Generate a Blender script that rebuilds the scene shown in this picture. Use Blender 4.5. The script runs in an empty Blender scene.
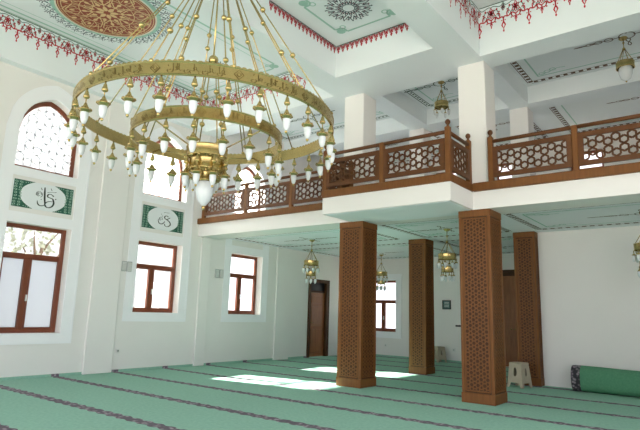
import bpy, math, random
from mathutils import Vector, Matrix
random.seed(7)
PI = math.pi
SC = bpy.context.scene
COL = SC.collection

# ------------------------------------------------------------------ camera
cam_d = bpy.data.cameras.new('camera'); cam = bpy.data.objects.new('camera', cam_d); COL.objects.link(cam)
fw = Vector((-0.60418589, 0.77599671, 0.18107599)); rt = Vector((0.791939, 0.60993138, 0.02857157)); up = Vector((0.08827248, -0.16066368, 0.98305399))
m = Matrix((rt, up, -fw)).transposed().to_4x4(); m.translation = Vector((10.513, 0, 1.35))
cam.matrix_world = m
cam_d.sensor_width = 36; cam_d.lens = 531.64 / 640 * 36; cam_d.clip_end = 200
SC.camera = cam

# ------------------------------------------------------------------ materials
MATS = {}
def nt(name):
    mt = bpy.data.materials.new(name); mt.use_nodes = True
    n = mt.node_tree; b = n.nodes['Principled BSDF']; return mt, n, b
def L(h):
    h = h.lstrip('#'); r = []
    for i in (0, 2, 4):
        c = int(h[i:i+2], 16) / 255
        r.append(c / 12.92 if c <= .04045 else ((c + .055) / 1.055) ** 2.4)
    return (*r, 1)
def plain(name, hexc, rough=.6, metal=0., var=0., scale=8., bump=0., spec=.5, stretch=None):
    mt, n, b = nt(name)
    b.inputs['Roughness'].default_value = rough; b.inputs['Metallic'].default_value = metal
    b.inputs['Specular IOR Level'].default_value = spec
    c = L(hexc); b.inputs['Base Color'].default_value = c
    if var or bump:
        tc = n.nodes.new('ShaderNodeTexCoord'); mp = n.nodes.new('ShaderNodeMapping')
        n.links.new(tc.outputs['Object'], mp.inputs['Vector'])
        if stretch: mp.inputs['Scale'].default_value = stretch
        no = n.nodes.new('ShaderNodeTexNoise'); no.inputs['Scale'].default_value = scale; no.inputs['Detail'].default_value = 5
        n.links.new(mp.outputs['Vector'], no.inputs['Vector'])
        if var:
            rp = n.nodes.new('ShaderNodeValToRGB'); e = rp.color_ramp.elements
            e[0].position = .3; e[1].position = .7
            e[0].color = (*[x * (1 - var) for x in c[:3]], 1); e[1].color = (*[min(1, x * (1 + var)) for x in c[:3]], 1)
            n.links.new(no.outputs['Fac'], rp.inputs['Fac']); n.links.new(rp.outputs['Color'], b.inputs['Base Color'])
        if bump:
            bp = n.nodes.new('ShaderNodeBump'); bp.inputs['Strength'].default_value = bump; bp.inputs['Distance'].default_value = .01
            n.links.new(no.outputs['Fac'], bp.inputs['Height']); n.links.new(bp.outputs['Normal'], b.inputs['Normal'])
    MATS[name] = mt; return mt
W_WALL = plain('wall_paint', '#ebe9e6', .7, var=.012, scale=1.5, bump=.03)
W_CEIL = plain('ceiling_paint', '#eaf1f3', .75, var=.01, scale=1.2)
W_PANEL = plain('ceiling_panel_paint', '#e9f0f1', .75, var=.012, scale=1.5)
W_UNDER = plain('mint_ceiling_paint', '#f0f4f8', .7, var=.012, scale=1.5)
W_SURR = plain('window_surround_paint', '#f5f6f9', .5)
TEAL = plain('mint_stripe_paint', '#a3cbbd', .7)
DTEAL = plain('teal_ornament_paint', '#2f5f66', .7)
NAVY = plain('navy_ornament_paint', '#28404a', .7)
RED = plain('red_ornament_paint', '#c0142e', .7)
DGREEN = plain('dark_green_paint', '#2c5540', .7)
LGREEN = plain('pale_green_paint', '#9cc0a8', .7)
MAROON = plain('maroon_medallion_paint', '#8e360c', .5, var=.12, scale=10)
GOLDP = plain('gold_medallion_paint', '#e0c08c', .5)
CREAM = plain('cream_line_paint', '#e6ddc8', .6)
BROWNP = plain('brown_border_paint', '#5c4430', .7)
WOOD = plain('walnut_wood', '#4a2c13', .55, var=.16, scale=5, bump=.06, spec=.3, stretch=(6, 6, .7))
WOODL = plain('oiled_wood', '#764a22', .52, var=.14, scale=5, bump=.05, spec=.3, stretch=(6, 6, .7))
WOODR = plain('rail_wood', '#603a1c', .5, var=.14, scale=5, bump=.05, spec=.3, stretch=(.8, 5, 5))
WOODD = plain('dark_door_wood', '#8f5730', .4, var=.18, scale=5, bump=.05, stretch=(6, 6, .6))
FRAME = plain('window_frame_brown', '#7a4028', .4, var=.1, scale=6)
BRASS = plain('polished_brass', '#c4ae74', .27, metal=1., var=.06, scale=12)
BRASSD = plain('engraved_brass', '#7a6838', .45, metal=.85)
MILK = plain('opal_glass', '#d6dcde', .2)

STOOL = plain('beige_plastic', '#b5a994', .45, var=.05, scale=10)
GREYP = plain('grey_plastic', '#b9bdbb', .5)
WHITEP = plain('white_plastic', '#e4e4e0', .45)
BLACK = plain('black_metal', '#1c1d1f', .5)
INK = plain('calligraphy_ink', '#22332f', .6)
PANELW = plain('calligraphy_board', '#e8eef0', .5)
SPAND = plain('spandrel_green', '#1f5a48', .6)
SPANL = plain('spandrel_scroll', '#a9c9b6', .6)
STUCCO = plain('facade_stucco', '#8d9195', .9, var=.06, scale=2)
STUCCO2 = plain('facade_plain', '#cfc9bf', .9, var=.06, scale=2)
ROOFT = plain('roof_tile', '#9a5a40', .8, var=.1, scale=6)
LEAF = plain('tree_leaf', '#84897a', .7, var=.25, scale=8)
BARK = plain('tree_bark', '#5a4a3c', .9, var=.2, scale=8)
PAVE = plain('courtyard_paving', '#bdb8ae', .9, var=.08, scale=3)
TEALPIC = plain('notice_print', '#3f6462', .5, var=.35, scale=25)

def glass_mat(name, transl, tc=(.93, .96, .97, 1)):
    mt, n, b = nt(name); n.nodes.remove(b); out = n.nodes['Material Output']
    tr = n.nodes.new('ShaderNodeBsdfTransparent'); tr.inputs['Color'].default_value = (.95, .97, .97, 1)
    gl = n.nodes.new('ShaderNodeBsdfGlossy'); gl.inputs['Roughness'].default_value = .03
    fr = n.nodes.new('ShaderNodeFresnel'); fr.inputs['IOR'].default_value = 1.25
    mx = n.nodes.new('ShaderNodeMixShader')
    n.links.new(fr.outputs['Fac'], mx.inputs['Fac']); n.links.new(tr.outputs['BSDF'], mx.inputs[1]); n.links.new(gl.outputs['BSDF'], mx.inputs[2])
    last = mx
    if transl:
        tl = n.nodes.new('ShaderNodeBsdfTranslucent'); tl.inputs['Color'].default_value = tc
        m2 = n.nodes.new('ShaderNodeMixShader'); m2.inputs['Fac'].default_value = transl
        n.links.new(mx.outputs['Shader'], m2.inputs[1]); n.links.new(tl.outputs['BSDF'], m2.inputs[2]); last = m2
    n.links.new(last.outputs['Shader'], out.inputs['Surface']); MATS[name] = mt; return mt
GLASS = glass_mat('clear_glass', 0)
FROST = glass_mat('frosted_glass', .9)
FILM = glass_mat('film_glass', .9, (.55, .6, .64, 1))
def plaster_mat():
    mt, n, b = nt('gypsum_lattice'); b.inputs['Base Color'].default_value = L('#e2e7e9'); b.inputs['Roughness'].default_value = .7
    tl = n.nodes.new('ShaderNodeBsdfTranslucent'); tl.inputs['Color'].default_value = (.93, .95, .96, 1); mx = n.nodes.new('ShaderNodeMixShader'); mx.inputs['Fac'].default_value = .75
    n.links.new(b.outputs['BSDF'], mx.inputs[1]); n.links.new(tl.outputs['BSDF'], mx.inputs[2]); n.links.new(mx.outputs['Shader'], n.nodes['Material Output'].inputs['Surface']); return mt
PLASTER = plaster_mat()

def carpet_mat():
    mt, n, b = nt('green_prayer_carpet'); N = n.nodes; K = n.links.new
    b.inputs['Roughness'].default_value = .95; b.inputs['Specular IOR Level'].default_value = .15
    tc = N.new('ShaderNodeTexCoord'); sp = N.new('ShaderNodeSeparateXYZ'); K(tc.outputs['Object'], sp.inputs['Vector'])
    no = N.new('ShaderNodeTexNoise'); no.inputs['Scale'].default_value = 22; no.inputs['Detail'].default_value = 6; K(tc.outputs['Object'], no.inputs['Vector'])
    nl = N.new('ShaderNodeTexNoise'); nl.inputs['Scale'].default_value = 1.1; nl.inputs['Detail'].default_value = 3; K(tc.outputs['Object'], nl.inputs['Vector'])
    def M(op, a, c=None, v=None):
        x = N.new('ShaderNodeMath'); x.operation = op; K(a, x.inputs[0])
        if c is not None: K(c, x.inputs[1])
        elif v is not None: x.inputs[1].default_value = v
        return x.outputs[0]
    g = N.new('ShaderNodeMixRGB'); g.inputs[1].default_value = L('#7fae9a'); g.inputs[2].default_value = L('#a5cfbd'); K(no.outputs['Fac'], g.inputs[0])
    g2 = N.new('ShaderNodeMixRGB'); g2.blend_type = 'MULTIPLY'; g2.inputs[0].default_value = .35; K(g.outputs[0], g2.inputs[1]); K(nl.outputs['Color'], g2.inputs[2])
    g2.blend_type = 'MIX'; g2.inputs[0].default_value = 0.0
    # stripes every 1.27 m
    t = M('ADD', sp.outputs['Y'], v=-4.06 + 127.0); t = M('MODULO', t, v=1.27); t = M('SUBTRACT', t, v=.635)  # 0 -> edges at +-.635
    t = M('ABSOLUTE', t); d = M('SUBTRACT', t, v=.635); d = M('ABSOLUTE', d)     # distance from the stripe's centre line
    # ragged floral edge of the stripe
    w = M('MULTIPLY', sp.outputs['X'], v=2 * PI / .22); w = M('SINE', w); w = M('MULTIPLY', w, v=.016)
    d2 = M('ADD', d, w); s = M('LESS_THAN', d2, v=.082)
    vo = N.new('ShaderNodeTexVoronoi'); vo.inputs['Scale'].default_value = 16; K(tc.outputs['Object'], vo.inputs['Vector'])
    sc = N.new('ShaderNodeValToRGB'); e = sc.color_ramp.elements; e[0].color = L('#aea2aa'); e[1].color = L('#6e656e'); e[0].position = .2; e[1].position = .5
    K(vo.outputs['Distance'], sc.inputs['Fac'])
    mx = N.new('ShaderNodeMixRGB'); K(s, mx.inputs[0]); K(g2.outputs[0], mx.inputs[1]); K(sc.outputs['Color'], mx.inputs[2])
    K(mx.outputs[0], b.inputs['Base Color'])
    bp = N.new('ShaderNodeBump'); bp.inputs['Strength'].default_value = .25; bp.inputs['Distance'].default_value = .01
    n3 = N.new('ShaderNodeTexNoise'); n3.inputs['Scale'].default_value = 160; K(tc.outputs['Object'], n3.inputs['Vector']); K(n3.outputs['Fac'], bp.inputs['Height']); K(bp.outputs['Normal'], b.inputs['Normal'])
    return mt
CARPET = carpet_mat()
def roll_mat():
    mt, n, b = nt('rolled_carpet_back'); N = n.nodes; K = n.links.new
    b.inputs['Roughness'].default_value = .95; b.inputs['Specular IOR Level'].default_value = .1
    tc = N.new('ShaderNodeTexCoord'); no = N.new('ShaderNodeTexNoise'); no.inputs['Scale'].default_value = 30; K(tc.outputs['Object'], no.inputs['Vector'])
    g = N.new('ShaderNodeMixRGB'); g.inputs[1].default_value = L('#4d8263'); g.inputs[2].default_value = L('#669e7d'); K(no.outputs['Fac'], g.inputs[0]); K(g.outputs[0], b.inputs['Base Color'])
    return mt
ROLL = roll_mat()
def rollend_mat():
    mt, n, b = nt('carpet_edge_pattern'); N = n.nodes; K = n.links.new
    b.inputs['Roughness'].default_value = .95
    tc = N.new('ShaderNodeTexCoord'); vo = N.new('ShaderNodeTexVoronoi'); vo.inputs['Scale'].default_value = 16; K(tc.outputs['Object'], vo.inputs['Vector'])
    sc = N.new('ShaderNodeValToRGB'); e = sc.color_ramp.elements; e[0].color = L('#968a92'); e[1].color = L('#3a383e'); e[0].position = .2; e[1].position = .5
    K(vo.outputs['Distance'], sc.inputs['Fac']); K(sc.outputs['Color'], b.inputs['Base Color']); return mt
ROLLEND = rollend_mat()

# ------------------------------------------------------------------ mesh helpers
class MB:
    def __init__(s): s.v = []; s.f = []; s.sm = []
    def add(s, v, f, smooth=False):
        o = len(s.v); s.v += [tuple(p) for p in v]; s.f += [tuple(i + o for i in q) for q in f]; s.sm += [smooth] * len(f); return s
    def box(s, x0, x1, y0, y1, z0, z1):
        v = [(x, y, z) for z in (z0, z1) for y in (y0, y1) for x in (x0, x1)]
        return s.add(v, [(0, 2, 3, 1), (4, 5, 7, 6), (0, 1, 5, 4), (2, 6, 7, 3), (0, 4, 6, 2), (1, 3, 7, 5)])
    def bbox(s, x0, x1, y0, y1, z0, z1, b=.008):
        # box with chamfered edges
        c = ((x0 + x1) / 2, (y0 + y1) / 2, (z0 + z1) / 2); h = ((x1 - x0) / 2, (y1 - y0) / 2, (z1 - z0) / 2)
        v = []; idx = {}
        for sx in (-1, 1):
            for sy in (-1, 1):
                for sz in (-1, 1):
                    for a in range(3):
                        sg = (sx, sy, sz); p = [c[i] + sg[i] * (h[i] - (0 if i == a else b)) for i in range(3)]
                        idx[(sx, sy, sz, a)] = len(v); v.append(p)
        f = []
        for a in range(3):
            i, j = [(1, 2), (2, 0), (0, 1)][a]
            for sg in (-1, 1):
                q = []
                for u, w in ((-1, -1), (1, -1), (1, 1), (-1, 1)):
                    k = [0, 0, 0]; k[a] = sg; k[i] = u; k[j] = w; q.append(idx[(*k, a)])
                f.append(q if sg > 0 else q[::-1])
        for a in range(3):
            i, j = [(1, 2), (2, 0), (0, 1)][a]
            for si in (-1, 1):
                for sj in (-1, 1):
                    k0 = [0, 0, 0]; k0[i] = si; k0[j] = sj; k1 = list(k0); k0[a] = -1; k1[a] = 1
                    f.append((idx[(*k0, i)], idx[(*k1, i)], idx[(*k1, j)], idx[(*k0, j)]))
        for sx in (-1, 1):
            for sy in (-1, 1):
                for sz in (-1, 1): f.append(tuple(idx[(sx, sy, sz, a)] for a in range(3)))
        return s.add(v, f)
    def bar(s, p, q, w, h, n):
        # rectangular bar between points p and q; w across, h along normal n (extruded from 0 to h)
        p = Vector(p); q = Vector(q); n = Vector(n).normalized(); d = (q - p)
        if d.length < 1e-6: return s
        t = d.normalized().cross(n) * (w / 2); e = n * h
        v = [p - t, p + t, q + t, q - t]; v += [x + e for x in v]
        return s.add(v, [(0, 1, 2, 3), (4, 7, 6, 5), (0, 4, 5, 1), (1, 5, 6, 2), (2, 6, 7, 3), (3, 7, 4, 0)])
    def lathe(s, prof, o=(0, 0, 0), n=16, smooth=True, axis='Z'):
        v = []; f = []; k = len(prof)
        for i in range(n):
            a = 2 * PI * i / n
            for r, z in prof:
                p = (r * math.cos(a), r * math.sin(a), z)
                if axis == 'X': p = (p[2], p[0], p[1])
                v.append((o[0] + p[0], o[1] + p[1], o[2] + p[2]))
        for i in range(n):
            for j in range(k - 1):
                f.append((i * k + j, ((i + 1) % n) * k + j, ((i + 1) % n) * k + j + 1, i * k + j + 1))
        return s.add(v, f, smooth)
    def tube(s, path, r, n=8, cap=True):
        path = [Vector(p) for p in path]; v = []; f = []; m_ = len(path)
        for i, p in enumerate(path):
            d = (path[min(i + 1, m_ - 1)] - path[max(i - 1, 0)]).normalized()
            a = d.orthogonal().normalized() if i == 0 else (a - d * a.dot(d)).normalized()
            b = d.cross(a); rr = r[i] if isinstance(r, (list, tuple)) else r
            for j in range(n):
                t = 2 * PI * j / n; v.append(p + a * (rr * math.cos(t)) + b * (rr * math.sin(t)))
        for i in range(m_ - 1):
            for j in range(n): f.append((i * n + j, i * n + (j + 1) % n, (i + 1) * n + (j + 1) % n, (i + 1) * n + j))
        if cap: f.append(tuple(range(n))[::-1]); f.append(tuple((m_ - 1) * n + j for j in range(n)))
        return s.add(v, f, True)
    def sphere(s, c, r, n=10, k=6):
        return s.lathe([(max(r * math.sin(PI * i / k), 1e-4), -r * math.cos(PI * i / k)) for i in range(k + 1)], c, n)
    def prism(s, poly, z0, z1, fn=None):
        # poly of 2-D points, extruded; fn maps (u,v,z) to world
        fn = fn or (lambda u, v, z: (u, v, z)); k = len(poly)
        v = [fn(u, w, z0) for u, w in poly] + [fn(u, w, z1) for u, w in poly]
        f = [tuple(range(k))[::-1], tuple(range(k, 2 * k))] + [(i, (i + 1) % k, k + (i + 1) % k, k + i) for i in range(k)]
        return s.add(v, f)
    def stroke(s, pts, w, fn, t=.003):
        # painted stroke: ribbon of width w along 2-D points on the surface fn(u, v, height)
        k = len(pts)
        if k < 2: return s
        v = []
        for i, (x, y) in enumerate(pts):
            x0, y0 = pts[max(i - 1, 0)]; x1, y1 = pts[min(i + 1, k - 1)]
            dx, dy = x1 - x0, y1 - y0; l = math.hypot(dx, dy) or 1
            ww = (w[i] if isinstance(w, (list, tuple)) else w) / 2
            nx, ny = -dy / l * ww, dx / l * ww
            v += [fn(x + nx, y + ny, t), fn(x - nx, y - ny, t)]
        return s.add(v, [(2 * i, 2 * i + 1, 2 * i + 3, 2 * i + 2) for i in range(k - 1)])
    def blob(s, c, r, fn, n=8, t=.003, rot=0, ry=None):
        ry = ry or r; ca, sa = math.cos(rot), math.sin(rot); v = []
        for i in range(n):
            a = 2 * PI * i / n; x, y = r * math.cos(a), ry * math.sin(a)
            v.append(fn(c[0] + x * ca - y * sa, c[1] + x * sa + y * ca, t))
        return s.add(v, [tuple(range(n))])
    def build(s, name, mat, parent=None, loc=None, **props):
        me = bpy.data.meshes.new(name); me.from_pydata(s.v, [], s.f); me.materials.append(mat)
        if any(s.sm): me.polygons.foreach_set('use_smooth', s.sm)
        me.update()
        if any(s.sm) and not all(s.sm): pass
        o = bpy.data.objects.new(name, me); COL.objects.link(o)
        if parent is not None: o.parent = parent
        if loc: o.location = loc
        for k, v in props.items(): o[k] = v
        return o
def recalc(o):
    import bmesh
    bm = bmesh.new(); bm.from_mesh(o.data); bmesh.ops.recalc_face_normals(bm, faces=bm.faces[:]); bm.to_mesh(o.data); bm.free(); return o
def thing(name, label, cat, loc=(0, 0, 0), rz=0, group=None):
    o = bpy.data.objects.new(name, None); o.empty_display_size = .1; COL.objects.link(o); o.location = loc; o.rotation_euler = (0, 0, rz)
    o['label'] = label; o['category'] = cat
    if group: o['group'] = group
    return o
def tag(o, label, cat, group=None):
    o['label'] = label; o['category'] = cat
    if group: o['group'] = group
    return o
def struct_empty(name, loc=(0, 0, 0)):
    o = bpy.data.objects.new(name, None); o.empty_display_size = .1; COL.objects.link(o); o.location = loc; o['kind'] = 'structure'; return o
def copy_tree(o, parent=None):
    c = o.copy(); COL.objects.link(c)
    if parent is not None: c.parent = parent
    for ch in list(o.children): copy_tree(ch, c)
    return c
def arc(cx, cy, r, a0, a1, n=8, ry=None):
    ry = ry or r
    return [(cx + r * math.cos(math.radians(a0 + (a1 - a0) * i / n)), cy + ry * math.sin(math.radians(a0 + (a1 - a0) * i / n))) for i in range(n + 1)]
def bez(p0, p1, p2, p3, n=8):
    r = []
    for i in range(n + 1):
        t = i / n; a, b, c, d = (1-t)**3, 3*t*(1-t)**2, 3*t*t*(1-t), t**3
        r.append((a*p0[0]+b*p1[0]+c*p2[0]+d*p3[0], a*p0[1]+b*p1[1]+c*p2[1]+d*p3[1]))
    return r
def girih(w, h, a):
    """star-and-hexagon strapwork segments on a w x h panel; a = inradius of a hexagon cell"""
    segs = []; R = 2 * a / math.sqrt(3); dx = 2 * a; dy = 1.5 * R
    nx = int(w / dx) + 3; ny = int(h / dy) + 3
    for j in range(-1, ny):
        for i in range(-1, nx):
            cx = i * dx + (a if j % 2 else 0) + (w / 2) % dx; cy = j * dy + (h / 2) % dy
            for k in range(6):
                m0 = math.radians(60 * k); p0 = (cx + a * math.cos(m0), cy + a * math.sin(m0))
                for s_ in (-1, 1):
                    q = m0 + s_ * math.radians(30); p1 = (cx + .577 * a * math.cos(q), cy + .577 * a * math.sin(q))
                    # clip
                    t0, t1 = 0., 1.; ok = True
                    ddx, ddy = p1[0] - p0[0], p1[1] - p0[1]
                    for pp, qq in ((-ddx, p0[0]), (ddx, w - p0[0]), (-ddy, p0[1]), (ddy, h - p0[1])):
                        if abs(pp) < 1e-9:
                            if qq < 0: ok = False
                        else:
                            r_ = qq / pp
                            if pp < 0: t0 = max(t0, r_)
                            else: t1 = min(t1, r_)
                    if ok and t1 - t0 > 1e-3:
                        segs.append(((p0[0] + ddx * t0, p0[1] + ddy * t0), (p0[0] + ddx * t1, p0[1] + ddy * t1)))
    return segs

# ------------------------------------------------------------------ key dimensions (metres)
XE = 11.6            # right end of the hall built here
YN = -2.5            # near end of the hall built here
YB = 15.66           # back wall
YW = 11.98           # front of the walled-off block on the right
ZU = 3.213; ZF = 3.145; ZT = 3.449; ZDECK = 3.56
ZS = 5.82; Y1 = 8.572; YP = 7.66; XP0, XP1 = 4.60, 7.13
P1X, P3X, PW = 4.35, 6.865, .545
P2X, P4X, PW2, Y2 = 4.19, 6.765, .455, 11.75
YC = 8.432; YBK = 8.962; ZG = 6.46

# ------------------------------------------------------------------ floor
MB().box(-.35, XE, YN, YB + .3, -.12, 0).build('floor', CARPET, kind='structure')
MB().box(-40, 40, -40, 50, -.5, -.45).build('courtyard_ground', PAVE, kind='structure')

# ------------------------------------------------------------------ left wall with its openings
BAYS = [(4.10, 5.33, .82), (6.88, 8.10, 1.25), (9.70, 10.90, 1.25)]     # Y range, sill of the lower window
ZH = 2.86; ZA0 = 3.92; ZSP = 4.66
def arch_z(t, hw, rise_r=1.28):
    R = hw * rise_r
    return math.sqrt(max(R * R - (abs(t) + R - hw) ** 2, 0))
def arch_pts(y0, y1, n=20, off=0.):
    hw = (y1 - y0) / 2 + off; c = (y0 + y1) / 2
    return [(c - hw + 2 * hw * i / n, ZSP + arch_z(-hw + 2 * hw * i / n, hw)) for i in range(n + 1)]
fx = lambda x0: (lambda u, v, z: (x0 + z, u, v))
wl = MB(); T = -.32; YEND = YB + .3
prev = YN
TOPW = 7.5
for y0, y1, zs in BAYS:
    wl.box(T, 0, prev, y0, 0, TOPW)
    wl.box(T, 0, y0, y1, 0, zs); wl.box(T, 0, y0, y1, ZH, ZA0)
    ap = arch_pts(y0, y1)
    for (a, za), (b, zb) in zip(ap, ap[1:]):
        wl.prism([(a, za), (b, zb), (b, TOPW), (a, TOPW)], T, 0, fx(0))
    prev = y1
DY0, DY1, DZ = 13.10, 14.02, 2.32
wl.box(T, 0, prev, DY0, 0, TOPW); wl.box(T, 0, DY0, DY1, DZ, TOPW); wl.box(T, 0, DY1, YEND, 0, TOPW)
wl.build('wall_left', W_WALL, kind='structure')
# raised plaster surrounds round every bay
tn = 0
for i, (y0, y1, zs) in enumerate(BAYS):
    s = MB(); mrg = .22; a, b, tk = y0 - mrg, y1 + mrg, .02
    s.box(0, tk, a, y0, zs - .2, ZSP); s.box(0, tk, y1, b, zs - .2, ZSP)
    s.box(0, tk, y0, y1, zs - .2, zs); s.box(0, tk, y0, y1, ZH, ZH + .2); s.box(0, tk, y0, y1, ZA0 - .17, ZA0)
    inn = arch_pts(y0, y1, 24); out = arch_pts(y0, y1, 24, mrg)
    for q in range(24): s.prism([inn[q], inn[q + 1], out[q + 1], out[q]], 0, tk, fx(0))
    # thin outer bead
    for q in range(24): s.bar((tk, *out[q]), (tk, *out[q + 1]), .03, .006, (1, 0, 0))
    s.box(tk, tk + .006, a - .0175, a + .0175, zs - .2, ZSP); s.box(tk, tk + .006, b - .0175, b + .0175, zs - .2, ZSP)
    s.box(tk, tk + .006, a, b, zs - .2, zs - .165)
    tn += 1; o = recalc(s.build('trim_%d' % tn, W_SURR, kind='structure'))
# pilasters
for y0, y1, top in ((2.9, 3.55, ZS), (5.86, 6.5, ZS), (8.66, 8.98, ZF), (11.5, 12.13, ZU)):
    tn += 1
    MB().bbox(0, .05, y0, y1, 0, top, .012).build('trim_%d' % tn, W_WALL, kind='structure')
tn += 1; MB().bbox(0, .05, 8.66, 8.98, ZT + .12, ZS, .012).build('trim_%d' % tn, W_WALL, kind='structure')

# ------------------------------------------------------------------ windows
wn = 0
FX0, FX1 = -.26, -.19
def rect_window(y0, y1, z0, z1, low_mat, fn=None, zt=None, ym=None):
    """brown framed window: fixed light above a transom, two lights below.  fn maps (u along, depth, z)"""
    global wn; wn += 1
    r = struct_empty('window_%d' % wn)
    fn = fn or (lambda u, d, z: (d, u, z))
    zt = zt or z0 + (z1 - z0) * .66; ym = ym or (y0 + y1) / 2 - .06
    def bx(mb, u0, u1, a, b, d0=FX0, d1=FX1):
        p = fn(u0, d0, a); q = fn(u1, d1, b)
        mb.bbox(min(p[0], q[0]), max(p[0], q[0]), min(p[1], q[1]), max(p[1], q[1]), min(p[2], q[2]), max(p[2], q[2]), .006)
    f = MB(); w = .075
    bx(f, y0, y0 + w, z0, z1); bx(f, y1 - w, y1, z0, z1); bx(f, y0 + w, y1 - w, z1 - w, z1); bx(f, y0 + w, y1 - w, z0, z0 + w)
    bx(f, y0 + w, y1 - w, zt - .04, zt + .04); bx(f, ym - .045, ym + .045, z0 + w, zt - .04)
    f.build('window_frame', FRAME, r)
    g = MB(); dm = (FX0 + FX1) / 2
    bx(g, y0 + w, y1 - w, zt + .04, z1 - w, dm - .003, dm + .003); g.build('pane', GLASS, r)
    for a, b in ((y0 + w, ym - .045), (ym + .045, y1 - w)):
        sh = MB(); ss = .028
        bx(sh, a, a + ss, z0 + w, zt - .04, FX0 + .012, FX1 + .012); bx(sh, b - ss, b, z0 + w, zt - .04, FX0 + .012, FX1 + .012)
        bx(sh, a + ss, b - ss, z0 + w, z0 + w + ss, FX0 + .012, FX1 + .012); bx(sh, a + ss, b - ss, zt - .04 - ss, zt - .04, FX0 + .012, FX1 + .012)
        so = sh.build('sash', FRAME, r)
        g = MB(); bx(g, a + ss, b - ss, z0 + w + ss, zt - .04 - ss, dm - .003, dm + .003); g.build('pane', low_mat, so)
    h = MB(); p = fn(ym + .03, FX1 + .03, z0 + .45 * (zt - z0))
    h.box(p[0] - .015, p[0] + .015, p[1] - .012, p[1] + .012, p[2] - .06, p[2] + .06); h.build('handle', WHITEP, r)
    return r
for (y0, y1, zs), lm in zip(BAYS, (FILM, GLASS, GLASS)):
    rect_window(y0, y1, zs, ZH, lm, zt=2.27 if zs < 1 else 2.30)
def arch_window(y0, y1):
    global wn; wn += 1
    r = struct_empty('window_%d' % wn); n = 24
    out = arch_pts(y0, y1, n); inn = arch_pts(y0, y1, n, -.075); f = MB(); w = .075
    for q in range(n): f.prism([inn[q], inn[q + 1], out[q + 1], out[q]], FX0, FX1, fx(0))
    f.box(FX0, FX1, y0, y0 + w, ZA0, ZSP); f.box(FX0, FX1, y1 - w, y1, ZA0, ZSP); f.box(FX0, FX1, y0 + w, y1 - w, ZA0, ZA0 + w)
    recalc(f.build('window_frame', FRAME, r))
    dm = (FX0 + FX1) / 2
    poly = [(y0 + w, ZA0 + w), (y1 - w, ZA0 + w)] + inn[::-1]
    MB().prism(poly, dm - .004, dm + .004, fx(0)).build('pane', FROST, r)
    # gypsum star lattice close behind the glass
    lt = MB(); hw = (y1 - y0) / 2 - w; c = (y0 + y1) / 2
    for p, q in girih(2 * hw, 1.6, .155):
        mz = max(p[1], q[1]) + ZA0 + w; my = max(abs(p[0] - hw), abs(q[0] - hw))
        if mz < ZSP + arch_z(min(my, hw), hw):
            lt.bar((dm + .012, y0 + w + p[0], ZA0 + w + p[1]), (dm + .012, y0 + w + q[0], ZA0 + w + q[1]), .026, .02, (1, 0, 0))
    lt.build('lattice', PLASTER, r)
    return r
for y0, y1, zs in BAYS: arch_window(y0, y1)

# ------------------------------------------------------------------ back wall with window and gallery windows
wb = MB(); BWX0, BWX1, BWZ0, BWZ1 = .50, 1.62, .80, 2.50
GW = [(3.0, 3.8), (5.02, 5.72), (7.16, 8.02), (9.9, 10.7)]; GZ0, GZ1 = 4.5, 6.02
xs = sorted([0, XE, BWX0, BWX1] + [q for g in GW for q in g] )
for a, b in zip(xs, xs[1:]):
    mid = (a + b) / 2; holes = []
    if BWX0 < mid < BWX1: holes.append((BWZ0, BWZ1))
    if any(g[0] < mid < g[1] for g in GW): holes.append((GZ0, GZ1))
    z = 0
    for h0, h1 in holes: wb.box(a, b, YB, YB + .3, z, h0); z = h1
    wb.box(a, b, YB, YB + .3, z, 7.5)
wb.build('wall_back', W_WALL, kind='structure')
bf = lambda u, d, z: (u, YB - d, z)
rect_window(BWX0, BWX1, BWZ0, BWZ1, GLASS, bf, zt=1.80, ym=1.02)
s = MB(); mg = .2
s.box(BWX0 - mg, BWX0, YB - .03, YB, BWZ0 - mg, BWZ1 + mg); s.box(BWX1, BWX1 + mg, YB - .03, YB, BWZ0 - mg, BWZ1 + mg)
s.box(BWX0, BWX1, YB - .03, YB, BWZ0 - mg, BWZ0); s.box(BWX0, BWX1, YB - .03, YB, BWZ1, BWZ1 + mg)
tn += 1; s.build('trim_%d' % tn, W_SURR, kind='structure')
for g0, g1 in GW:
    rect_window(g0, g1, GZ0, GZ1, GLASS, bf)
# walled-off block at the right, under the gallery
MB().box(7.221, XE, YW, YW + .25, 0, ZU).build('wall_right', W_WALL, kind='structure')
MB().box(7.28, 7.45, YW + .25, YB, 0, ZU).build('wall_side', W_WALL, kind='structure')
MB().box(XE, XE + .3, 7.0, YB + .3, 0, 7.5).build('wall_right_side', W_WALL, kind='structure')
MB().box(XE, XE + .3, YN, 7.0, 4.2, 7.5).build('daylight_baffle_right', W_WALL, kind='structure')  # unseen header, hung low to cut high daylight from the open right
MB().box(0, XE, YN - .3, YN, 4.2, 7.5).build('daylight_baffle_front', W_WALL, kind='structure')  # unseen header added to trim upper daylight from the open front

# ------------------------------------------------------------------ baseboards (thin carpet upstand)
MB().box(0, .012, YN, DY0, 0, .05).build('baseboard_left', CARPET, kind='structure')
MB().box(0, 5.05, YB - .012, YB, 0, .05).build('baseboard_back', CARPET, kind='structure')

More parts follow.
